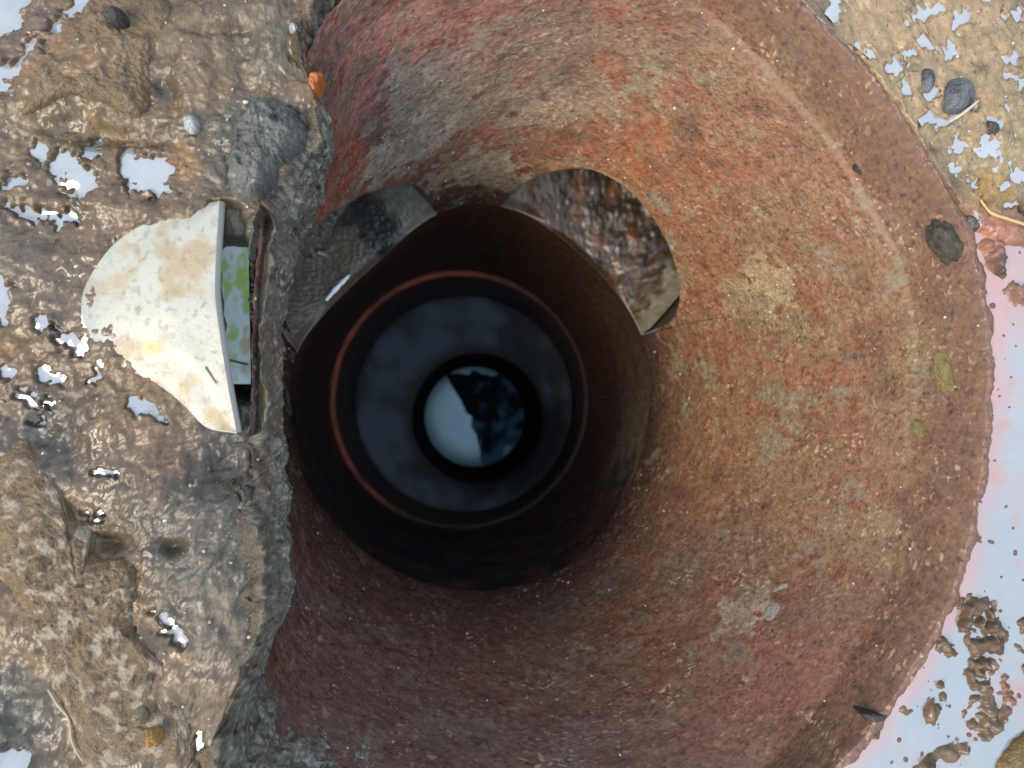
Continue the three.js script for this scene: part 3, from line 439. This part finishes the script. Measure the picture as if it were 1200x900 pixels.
// water at the bottom
{
  const hv = at(560, 490, D6 + 0.02), g = gridGeo(97, 40, (i, j, o) => { const a = i / 96 * 2 * Math.PI, r = 0.0745 * j / 39, x = hv.x + r * Math.cos(a), z = hv.z + r * Math.sin(a); o.p = [x, EYE - DW + 0.00006 * noise(x * 40, 1, z * 40), z]; o.uv = [x, z]; });
  const w = mesh('water', g, new THREE.MeshPhysicalMaterial({ color: new THREE.Color(0.006, 0.008, 0.009), roughness: 0.2, ior: 1.85, specularColor: new THREE.Color(0.6, 0.88, 1) }));
  w.userData.kind = 'structure'; w.userData.label = 'dark still water at the bottom of the shaft';
}

// ---------- stones ----------
const stoneMat = new THREE.MeshPhysicalMaterial({ ...grainMaps, vertexColors: true, roughness: 1, bumpScale: 0.0014, ior: 1.42, color: new THREE.Color(0.64, 0.64, 0.64) });
function stone(name, label, category, outline, y0, h, col, opt = {}) {   // outline in photo pixels, y0 its foot, h its height
  const d = EYE - (y0 + h * 0.6), P = outline.map(p => { const v = at(...p, d); return [v.x, v.z]; });
  const c = [0, 0]; for (const p of P) { c[0] += p[0] / P.length; c[1] += p[1] / P.length; }
  const R = polar(P, c), pw = opt.power ?? 3, na = opt.na ?? 120, nr = opt.nr ?? 40, sd = label.length * 1.7;
  const g = gridGeo(na + 1, nr, (i, j, o) => {
    const a = (i % na) / na * 2 * Math.PI, t = j / (nr - 1), rho = Math.min(1, t * 1.12), over = Math.max(0, t * 1.12 - 1) / 0.12, ca = Math.cos(a), sa = Math.sin(a);
    const r = R(a) * (rho - 0.12 * over) * (1 + (0.07 * noise(ca * 3, sa * 3, sd) + 0.05 * noise(ca * 9, sa * 9, sd)) * rho), x = c[0] + r * ca, z = c[1] + r * sa, sc = (opt.grain ?? 1) * 0.02 / Math.max(0.004, R(0));
    const nz = (opt.rough ?? 0.25) * h * (fbm(x * 60 * sc, sd, z * 60 * sc, 4) + 0.35 * ridge(x * 90 * sc, sd, z * 90 * sc, 2) - 0.2);
    const mud = (opt.mud ?? 0) * (0.0042 * fbm(x * 130, 2.2, z * 130, 3) + 0.006 * fbm(x * 45, 7, z * 45, 3) + 0.0008 * noise(x * 420, 5, z * 420));
    const prof = Math.pow(Math.max(0, 1 - rho ** pw), 0.6) + (opt.tilt ? (opt.tilt[0] * ca + opt.tilt[1] * sa) * rho * (1 - rho ** 8) : 0);
    o.p = [x, y0 + h * prof + (nz + mud) * (1 - rho ** 8) - over * 0.01, z]; o.uv = [x * 16, z * 16];
    o.c = col(x, z, rho, a);
  });
  const m = mesh(name, g, opt.mat ?? stoneMat); return tag(m, label, category, opt.group);
}
const speck = (base, dark, light, f1 = 90, f2 = 420) => (x, z) => { const n = fbm(x * f1, 2, z * f1, 4), m = noise(x * f2, 5, z * f2), c = [...base]; mixTo(c, dark, sst(0.02, 0.4, n)); mixTo(c, light, sst(0.1, 0.5, -n) * 0.7); mixTo(c, light, sst(0.35, 0.6, m) * 0.8); return c; };
const gy = (px, py) => { const p = G0(px, py); return ground(p[0], p[1]); };
stone('stone_slab', 'broad flat brown stone slab with a stepped edge, in the upper corner mud', 'stone', [[18, 140], [45, 132], [76, 121], [112, 124], [160, 140], [172, 128], [182, 85], [200, 42], [204, 8], [180, -14], [112, -16], [84, 18], [58, 45], [34, 92]], -0.002, 0.0135, speck([0.19, 0.125, 0.065], [0.12, 0.088, 0.055], [0.32, 0.24, 0.16]), { power: 5, rough: 0.1, mud: 1, na: 300, nr: 130, tilt: [-0.12, 0.12], grain: 4 });
stone('grey_stone', 'angular dark grey stone wedged against the shaft rim above the white pipe', 'stone', [[300, 108], [322, 112], [346, 128], [358, 150], [338, 182], [318, 205], [292, 236], [266, 222], [262, 186], [270, 152], [284, 126]], 0.0, 0.019, speck([0.14, 0.142, 0.132], [0.05, 0.05, 0.048], [0.36, 0.37, 0.35], 60, 300), { power: 3.5, rough: 0.4, na: 200, nr: 80, grain: 1.8 });
stone('tan_stone', 'large tan stone with a pale crusty veined surface in the lower corner', 'stone', [[-30, 560], [4, 518], [38, 528], [62, 548], [80, 590], [104, 618], [110, 648], [148, 652], [164, 690], [162, 735], [190, 770], [214, 800], [226, 850], [230, 925], [120, 940], [70, 850], [40, 775], [8, 700], [-30, 650]], -0.004, 0.013, (x, z) => { const wx = x + 0.004 * noise(x * 130, 1, z * 130), wz = z + 0.004 * noise(x * 130, 8, z * 130), r = ridge(wx * 170, 3, wz * 170, 2), n = fbm(x * 60, 2, z * 60, 3), m = noise(x * 500, 1, z * 500), c = [0.17, 0.115, 0.06]; mixTo(c, [0.1, 0.068, 0.038], sst(0, 0.35, n)); mixTo(c, [0.24, 0.15, 0.06], sst(0.1, 0.4, -n)); mixTo(c, [0.42, 0.34, 0.25], sst(0.06, 0.2, fbm(wx * 150, 3, wz * 150, 3) + 0.25 * n + 0.12 * (r - 0.4)) * 0.8); mixTo(c, [0.45, 0.4, 0.33], sst(0.45, 0.65, m) * 0.5); return c; }, { power: 5, rough: 0.09, mud: 1, na: 340, nr: 170, grain: 6 });
const pebbles = [
  ['blue-grey rounded stone in the sandy mud beside a white straw', [[1117, 92], [1130, 88], [1143, 98], [1146, 116], [1132, 127], [1116, 128], [1111, 110]], 0.008, speck([0.13, 0.15, 0.17], [0.035, 0.04, 0.045], [0.32, 0.36, 0.4])],
  ['small dark pebble just above the blue-grey stone', [[1084, 78], [1093, 80], [1098, 92], [1094, 105], [1085, 103], [1080, 90]], 0.006, speck([0.07, 0.075, 0.085], [0.02, 0.02, 0.022], [0.3, 0.33, 0.36])],
  ['tiny grey pebble in the pink puddle edge', [[1132, 253], [1142, 251], [1150, 258], [1150, 268], [1140, 273], [1131, 264]], 0.005, speck([0.1, 0.1, 0.095], [0.03, 0.03, 0.03], [0.35, 0.36, 0.36])],
  ['dark pebble half sunk in sandy mud below the straw', [[1158, 140], [1168, 142], [1174, 152], [1168, 160], [1158, 158], [1154, 148]], 0.005, speck([0.06, 0.05, 0.04], [0.02, 0.018, 0.015], [0.15, 0.13, 0.1])],
  ['orange pebble on the tan stone near the bottom edge', [[172, 856], [182, 854], [188, 864], [184, 876], [174, 878], [168, 868]], 0.008, speck([0.4, 0.22, 0.06], [0.2, 0.1, 0.03], [0.6, 0.42, 0.18]), 0.008],
  ['pale cream pebble above the orange pebble', [[154, 836], [164, 832], [171, 840], [168, 850], [157, 851]], 0.007, speck([0.4, 0.33, 0.2], [0.22, 0.16, 0.09], [0.6, 0.52, 0.36]), 0.008],
  ['rust-coloured pebble at the mouth of a small hole in the grey mud', [[208, 646], [218, 644], [227, 653], [225, 666], [214, 668], [206, 658]], 0.008, speck([0.22, 0.09, 0.035], [0.1, 0.04, 0.02], [0.36, 0.2, 0.1]), -0.003],
  ['white pebble in mud above the white pipe', [[215, 136], [224, 133], [231, 141], [229, 151], [220, 154], [214, 146]], 0.006, speck([0.55, 0.58, 0.56], [0.4, 0.42, 0.4], [0.7, 0.72, 0.7])],
  ['small white pebble beside the shaft rim at the top', [[338, 28], [345, 26], [350, 32], [347, 38], [339, 37]], 0.006, speck([0.5, 0.52, 0.5], [0.3, 0.3, 0.3], [0.7, 0.7, 0.7])],
  ['dark round stone on top of the flat brown stone slab', [[118, 8], [130, 4], [142, 10], [142, 22], [130, 27], [120, 22]], 0.007, speck([0.06, 0.055, 0.05], [0.02, 0.02, 0.02], [0.16, 0.15, 0.14]), 0.013],
  ['bright orange chip of broken clay on the shaft rim', [[362, 86], [369, 82], [378, 85], [374, 94], [368, 108], [362, 106], [360, 96]], 0.005, speck([0.6, 0.17, 0.045], [0.4, 0.1, 0.03], [0.7, 0.3, 0.12]), 0.001],
  ['black flat stone chip at the lower puddle edge', [[1012, 838], [1030, 835], [1042, 839], [1036, 846], [1018, 846]], 0.005, speck([0.04, 0.04, 0.035], [0.015, 0.015, 0.015], [0.12, 0.11, 0.1]), -0.003],
  ['yellow-brown stone in the bottom corner beyond the puddle', [[1172, 905], [1182, 886], [1198, 868], [1230, 855], [1250, 900], [1220, 940], [1180, 930]], 0.008, speck([0.2, 0.125, 0.04], [0.11, 0.07, 0.03], [0.3, 0.2, 0.08]), -0.003],
];
for (const [label, o, h, col, y] of pebbles) { const cx = o.reduce((s, p) => s + p[0], 0) / o.length, cy = o.reduce((s, p) => s + p[1], 0) / o.length; stone('pebble', label, 'stone', o, y ?? Math.max(-0.004, gy(cx, cy) - 0.0015), h, col, { power: 2.6, rough: 0.45, grain: 1 }); }
// pieces stuck to the wall of the shaft
function stuck(label, name, cat, px, py, rx, ry, turn, col, seed, deep = 0.32) {
  const h = hitWall(px, py), s = h.d / 900, g = new THREE.IcosahedronGeometry(1, 5), p = g.attributes.position, c = new Float32Array(p.count * 3), T = new THREE.Vector3(-Math.sin(h.a), 0, Math.cos(h.a)), p1 = new THREE.Vector3(...wall(h.a, h.d - 0.004)), p2 = new THREE.Vector3(...wall(h.a, h.d + 0.004)), V = p1.sub(p2).normalize(), N = new THREE.Vector3().crossVectors(T, V).normalize();
  if (N.dot(new THREE.Vector3(C3[0] - h.p.x, 0.1, C3[1] - h.p.z)) < 0) N.negate();
  for (let i = 0; i < p.count; i++) {
    const v = new THREE.Vector3().fromBufferAttribute(p, i), q = 1 + 0.75 * fbm(v.x * 1.7 + seed, v.y * 1.7, v.z * 1.7, 4), ct = Math.cos(turn), st = Math.sin(turn), u = v.x * rx * s * q, w = v.y * ry * s * q;
    const o = new THREE.Vector3().addScaledVector(T, u * ct - w * st).addScaledVector(V, u * st + w * ct).addScaledVector(N, v.z * Math.min(rx, ry) * s * deep * q).add(h.p);
    p.setXYZ(i, o.x, o.y, o.z); const k = col(o.x * 3, o.z * 3 + o.y * 3); c.set(k, i * 3);
  }
  g.setAttribute('color', new THREE.BufferAttribute(c, 3)); g.computeVertexNormals();
  return tag(mesh(name, g, stoneMat), label, cat);
}
const tan = speck([0.34, 0.25, 0.1], [0.2, 0.14, 0.06], [0.5, 0.42, 0.25]), lime = speck([0.45, 0.42, 0.34], [0.25, 0.2, 0.15], [0.7, 0.66, 0.58]), greyc = speck([0.16, 0.16, 0.15], [0.06, 0.06, 0.055], [0.36, 0.36, 0.33]);
stuck('long yellow-tan flake stuck on the inside of the shaft mouth', 'clay_flake', 'flake', 1106, 438, 30, 11, 0.2, tan, 1);
stuck('short yellow-tan flake below the long one', 'clay_flake', 'flake', 1076, 502, 12, 9, 0, tan, 4);
stuck('black lumpy stone stuck on the inner edge of the shaft mouth', 'pebble', 'stone', 1107, 284, 30, 17, 0.05, speck([0.075, 0.064, 0.045], [0.022, 0.018, 0.014], [0.24, 0.2, 0.14], 140, 500), 31, 0.75);
stuck('white crumb of lime on the sunlit wall low down', 'lime_crust', 'lime crust', 906, 714, 16, 7, 0.3, lime, 9);
stuck('thin white curl of lime above the white crumb', 'lime_crust', 'lime crust', 920, 686, 14, 4, -0.6, lime, 12);
stuck('dark speck of stone on the upper orange wall', 'pebble', 'stone', 1008, 200, 11, 5, 0.2, speck([0.12, 0.1, 0.08], [0.03, 0.03, 0.03], [0.4, 0.36, 0.3]), 15);
stuck('pale grey drip of mortar on the wall beside the white pipe', 'mortar_drip', 'mortar', 338, 472, 16, 6, 0.5, greyc, 18);
stuck('pale stick-like chip lying on the pinkish upper wall', 'chip', 'chip', 403, 34, 10, 3, 0.5, lime, 22);

// ---------- broken white pipe ----------
{
  const W = group('white_pipe'); tag(W, 'broken white plastic drain pipe with tan dirt, ending at the shaft rim', 'pipe');
  const L = spline([[257, 235], [215, 246], [170, 262], [135, 285], [109, 318], [97, 345], [97, 372], [112, 402], [134, 428], [160, 438], [188, 452], [215, 474], [242, 500], [277, 507]], 160, false);
  const Ecurve = spline([[257, 235], [253, 300], [252, 345], [258, 395], [265, 440], [277, 507]], 160, false);
  const white = [0.265, 0.265, 0.225], zc = at(0, 370, EYE).z, hz = 0.058;
  const arc = z => 0.013 * Math.sqrt(Math.max(0, 1 - ((z - zc) / hz) ** 2));
  const N = 161, M = 120, th = 0.005;
  const top = (i, j) => { const v = i, u = j / (M - 1), px = lerp(L[v][0], Ecurve[v][0], u), py = lerp(L[v][1], Ecurve[v][1], u), p = at(px, py, EYE - 0.008); const y = 0.0045 + arc(p.z) * (0.25 + 0.75 * sst(0, 0.7, u)) + 0.0012 * noise(px * 0.02, py * 0.02, 1); const q = at(px, py, EYE - y); return [q.x, y, q.z, px, py]; };
  const col = (px, py) => {
    const n = fbm(px * 0.025, py * 0.025, 2, 4), m = fbm(px * 0.09, py * 0.09, 6, 3), c = [...white];
    mixTo(c, [0.22, 0.15, 0.068], sst(0.02, 0.3, n + 0.22 * Math.exp(-(((px - 215) / 45) ** 2) - ((py - 310) / 34) ** 2) + 0.2 * Math.exp(-(((px - 185) / 40) ** 2) - ((py - 405) / 14) ** 2) - 0.2 * Math.exp(-(((py - 375) / 22) ** 2)) + 0.12 * m + 0.04) * 0.7);
    mixTo(c, [0.42, 0.25, 0.06], 0.8 * Math.exp(-(((px - 178) / 9) ** 2) - ((py - 407) / 7) ** 2));
    mixTo(c, [0.15, 0.125, 0.09], sst(0.02, 0.4, m) * 0.55); mixTo(c, [0.17, 0.185, 0.175], sst(150, 100, px) * 0.5); mixTo(c, [0.12, 0.11, 0.09], sst(0.28, 0.45, noise(px * 0.12, py * 0.12, 9)) * 0.5);
    return c;
  };
  const pm = new THREE.MeshPhysicalMaterial({ vertexColors: true, roughness: 0.42, bumpMap: grainMaps.bumpMap, bumpScale: 0.0003 });
  mesh('shell', gridGeo(N, M, (i, j, o) => { const p = top(i, j); o.p = p.slice(0, 3); o.uv = [p[0] * 16, p[2] * 16]; o.c = col(p[3], p[4]); }), pm, W);
  mesh('end_edge', gridGeo(N, 6, (i, j, o) => { const p = top(i, M - 1), k = j / 5; o.p = [p[0] + 0.0008 * Math.sin(k * Math.PI) + 0.001 * k, p[1] - th * 1.2 * k, p[2]]; o.c = [0.26, 0.26, 0.24]; }), new THREE.MeshPhysicalMaterial({ vertexColors: true, roughness: 0.35 }), W);
  mesh('cut_edge', gridGeo(N, 6, (i, j, o) => { const p = top(i, 0), v = i / (N - 1), wide = 0.0006 + 0.008 * sst(0.42, 0.5, v) * (1 - sst(0.62, 0.64, v)), k = j / 5, nx = -Math.cos((v - 0.5) * 2.4), nz = Math.sin((v - 0.5) * 2.4); o.p = [p[0] + nx * wide * k, p[1] - 0.0004 - (0.001 + wide * 0.25) * k - (k === 1 ? 0.006 : 0), p[2] + nz * wide * k]; o.c = [0.42, 0.44, 0.43]; }), new THREE.MeshPhysicalMaterial({ vertexColors: true, roughness: 0.3 }), W);
  mesh('underside', gridGeo(N, 30, (i, j, o) => { const p = top(i, Math.round(j / 29 * (M - 1))); o.p = [p[0], p[1] - th, p[2]]; o.c = [0.4, 0.38, 0.32]; }), pm, W);
  const fl = mesh('pipe_floor', gridGeo(60, 60, (i, j, o) => {
    const s = i / 59, t = j / 59, px = lerp(236, 294 - 3 * (1 - s), t), py = lerp(272, 450, s), dep = 0.389 + 0.010 * Math.sin(s * Math.PI), p = at(px, py, dep);
    o.p = [p.x, p.y, p.z]; o.uv = [p.x * 16, p.z * 16]; const n = fbm(px * 0.05, py * 0.05, 3, 4), c = [0.6, 0.68, 0.68];  // bluish white stands for sky reflected by water on this floor
    mixTo(c, [0.3, 0.5, 0.1], sst(-0.05, 0.25, n + 0.35 * Math.exp(-(((py - 325) / 26) ** 2)) - 0.12) * 0.9); mixTo(c, [0.42, 0.38, 0.2], sst(0, 0.3, -n + 0.25 * Math.exp(-(((py - 400) / 20) ** 2)) - 0.1) * 0.8); o.c = c;
  }), new THREE.MeshPhysicalMaterial({ vertexColors: true, roughness: 0.15 }), W);
  fl.userData.label = 'lower inside of the pipe with green algae';
  for (let k = 0; k < 2; k++) {
    const a = k ? at(262, 420, 0.385) : at(241, 430, EYE - 0.0165), b = k ? at(290, 427, 0.39) : at(254, 449, EYE - 0.015);
    const g = new THREE.TubeGeometry(new THREE.LineCurve3(a, b), 6, 0.0006, 6); tag(mesh('twig', g, new THREE.MeshStandardMaterial({ color: 0x4a4638, roughness: 0.7 })), k ? 'thin dark twig across the green lower inside of the white pipe' : 'short dark twig lying on the white pipe shell', 'twig');
  }
}

// ---------- straws, a scrap and a modelled glint ----------
function strand(name, label, cat, pts, y, r, color, rough = 0.4, flat = 1) {
  const c = new THREE.CatmullRomCurve3(pts.map(([x, yy, dy = 0]) => at(x, yy, EYE - y - dy))), g = new THREE.TubeGeometry(c, 60, r, 8), p = g.attributes.position, sp = c.getPoints(60);
  for (let i = 0; i < p.count; i++) { const k = Math.floor(i / 9), t = k / 60, w = (0.25 + 0.75 * Math.sin(Math.PI * Math.min(1, 0.08 + t * 0.95)) ** 0.6) * (1 + 0.35 * noise(t * 9, r * 900, 2)), o = c.getPointAt(t); p.setXYZ(i, o.x + (p.getX(i) - o.x) * w, o.y + (p.getY(i) - o.y) * w * 0.6, o.z + (p.getZ(i) - o.z) * w); }
  for (let i = 0; i < p.count; i++) p.setY(i, p.getY(i) + 0.0004 * noise(p.getX(i) * 200, 2, p.getZ(i) * 200));
  g.computeVertexNormals();
  return tag(mesh(name, g, new THREE.MeshPhysicalMaterial({ color: new THREE.Color(...color), roughness: rough })), label, cat);
}
strand('straw', 'thin golden bent straw at the edge of the puddle beside a tiny pebble', 'straw', [[1148, 230], [1153, 240], [1163, 250], [1180, 256], [1203, 264], [1230, 280]], 0.003, 0.0009, [0.3, 0.21, 0.08]);
strand('straw', 'straight white straw lying below the blue-grey stone', 'straw', [[1112, 143], [1128, 133], [1148, 117]], 0.0045, 0.0009, [0.3, 0.29, 0.23], 0.2);
strand('straw', 'thin pale root on the brown mud by the lower corner', 'straw', [[56, 808], [66, 824], [80, 842], [84, 868], [98, 896]], 0.0068, 0.0008, [0.22, 0.17, 0.1], 0.5);
{
  const y = EYE - D3 + 0.004;
  strand('glint', 'bright glint of sky modelled as a white strip on the lip of the grey side opening', 'glint', [[382, 352], [394, 338], [410, 322]], y - 0.0, 0.0019, [0.85, 0.88, 0.95], 0.12);  // sky reflection off silty water, modelled as a white strip
  strand('leaf_scrap', 'pale grey-green forked scrap on silt in the grey side opening', 'leaf scrap', [[362, 290], [374, 296], [384, 300]], y - 0.002, 0.0016, [0.34, 0.38, 0.32], 0.4);
}
// dark reflection of a person above, built as a patch on the water
{
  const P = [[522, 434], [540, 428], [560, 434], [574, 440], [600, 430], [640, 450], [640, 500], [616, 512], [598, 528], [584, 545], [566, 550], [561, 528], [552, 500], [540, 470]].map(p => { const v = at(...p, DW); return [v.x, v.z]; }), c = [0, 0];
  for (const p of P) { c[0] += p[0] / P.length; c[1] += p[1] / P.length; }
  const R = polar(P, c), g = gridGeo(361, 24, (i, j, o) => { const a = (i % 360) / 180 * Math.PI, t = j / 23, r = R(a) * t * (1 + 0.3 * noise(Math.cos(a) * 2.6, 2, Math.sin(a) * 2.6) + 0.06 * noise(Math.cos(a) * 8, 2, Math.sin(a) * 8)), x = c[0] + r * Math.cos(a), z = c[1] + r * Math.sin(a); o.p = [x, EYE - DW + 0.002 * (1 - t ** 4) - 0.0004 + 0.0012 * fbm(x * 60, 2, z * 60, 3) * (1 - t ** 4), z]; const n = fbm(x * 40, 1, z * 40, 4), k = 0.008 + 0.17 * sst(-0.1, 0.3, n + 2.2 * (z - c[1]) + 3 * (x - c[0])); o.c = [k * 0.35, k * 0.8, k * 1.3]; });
  tag(mesh('reflection_patch', g, new THREE.MeshPhysicalMaterial({ vertexColors: true, roughness: 0.8, specularIntensity: 0.3 })), 'dark reflection of a person above, built as a patch on the bright water at the bottom', 'reflection_patch');
}
// ---------- grit ----------
{
  const g = new THREE.IcosahedronGeometry(1, 1), n = 2600, m = new THREE.InstancedMesh(g, new THREE.MeshStandardMaterial({ roughness: 0.4 }), n), M = new THREE.Matrix4(), Q = new THREE.Quaternion(), E = new THREE.Euler(), c = new THREE.Color();
  for (let i = 0; i < n; i++) {
    let p, s = 0.00016 + 0.0008 * rnd() ** 6;
    if (i < 1500) { const a = rnd() * 6.2832, d = lerp(EYE, Math.min(wallEnd(a), D3) - 0.004, rnd()); p = wall(a, d); wallRC(a, d, _w); const b = bumpy(Math.cos(a) * 0.19, EYE - d, Math.sin(a) * 0.19); p[0] += b * Math.cos(a); p[2] += b * Math.sin(a); }
    else { const left = rnd() < 0.65, q = left ? G0(rnd() * 300, rnd() * 900) : G0(950 + rnd() * 250, rnd() * 230); const a = Math.atan2(q[1] - C0[1], q[0] - C0[0]); if (Math.hypot(q[0] - C0[0], q[1] - C0[1]) < GR(a) + 0.008) { q[0] = -0.4; } p = [q[0], ground(q[0], q[1]), q[1]]; s *= 1.15; }
    E.set(rnd() * 6, rnd() * 6, rnd() * 6); Q.setFromEuler(E);
    M.compose(new THREE.Vector3(...p), Q, new THREE.Vector3(s * (0.7 + rnd() * 0.8), s * (0.6 + rnd() * 0.5), s * (0.7 + rnd() * 0.8))); m.setMatrixAt(i, M);
    const k = 0.08 + 0.26 * rnd(); c.setRGB(k, k * (0.82 + 0.15 * rnd()), k * (0.62 + 0.3 * rnd())); m.setColorAt(i, c);
  }
  m.name = 'grit'; m.castShadow = m.receiveShadow = true; tag(m, 'pale grains of grit scattered over the shaft wall and mud', null, null, 'stuff'); scene.add(m);
}
scene.traverse(o => { if (o.isMesh && o.material.side !== undefined) o.material.side = THREE.DoubleSide; });
renderer.render(scene, camera);
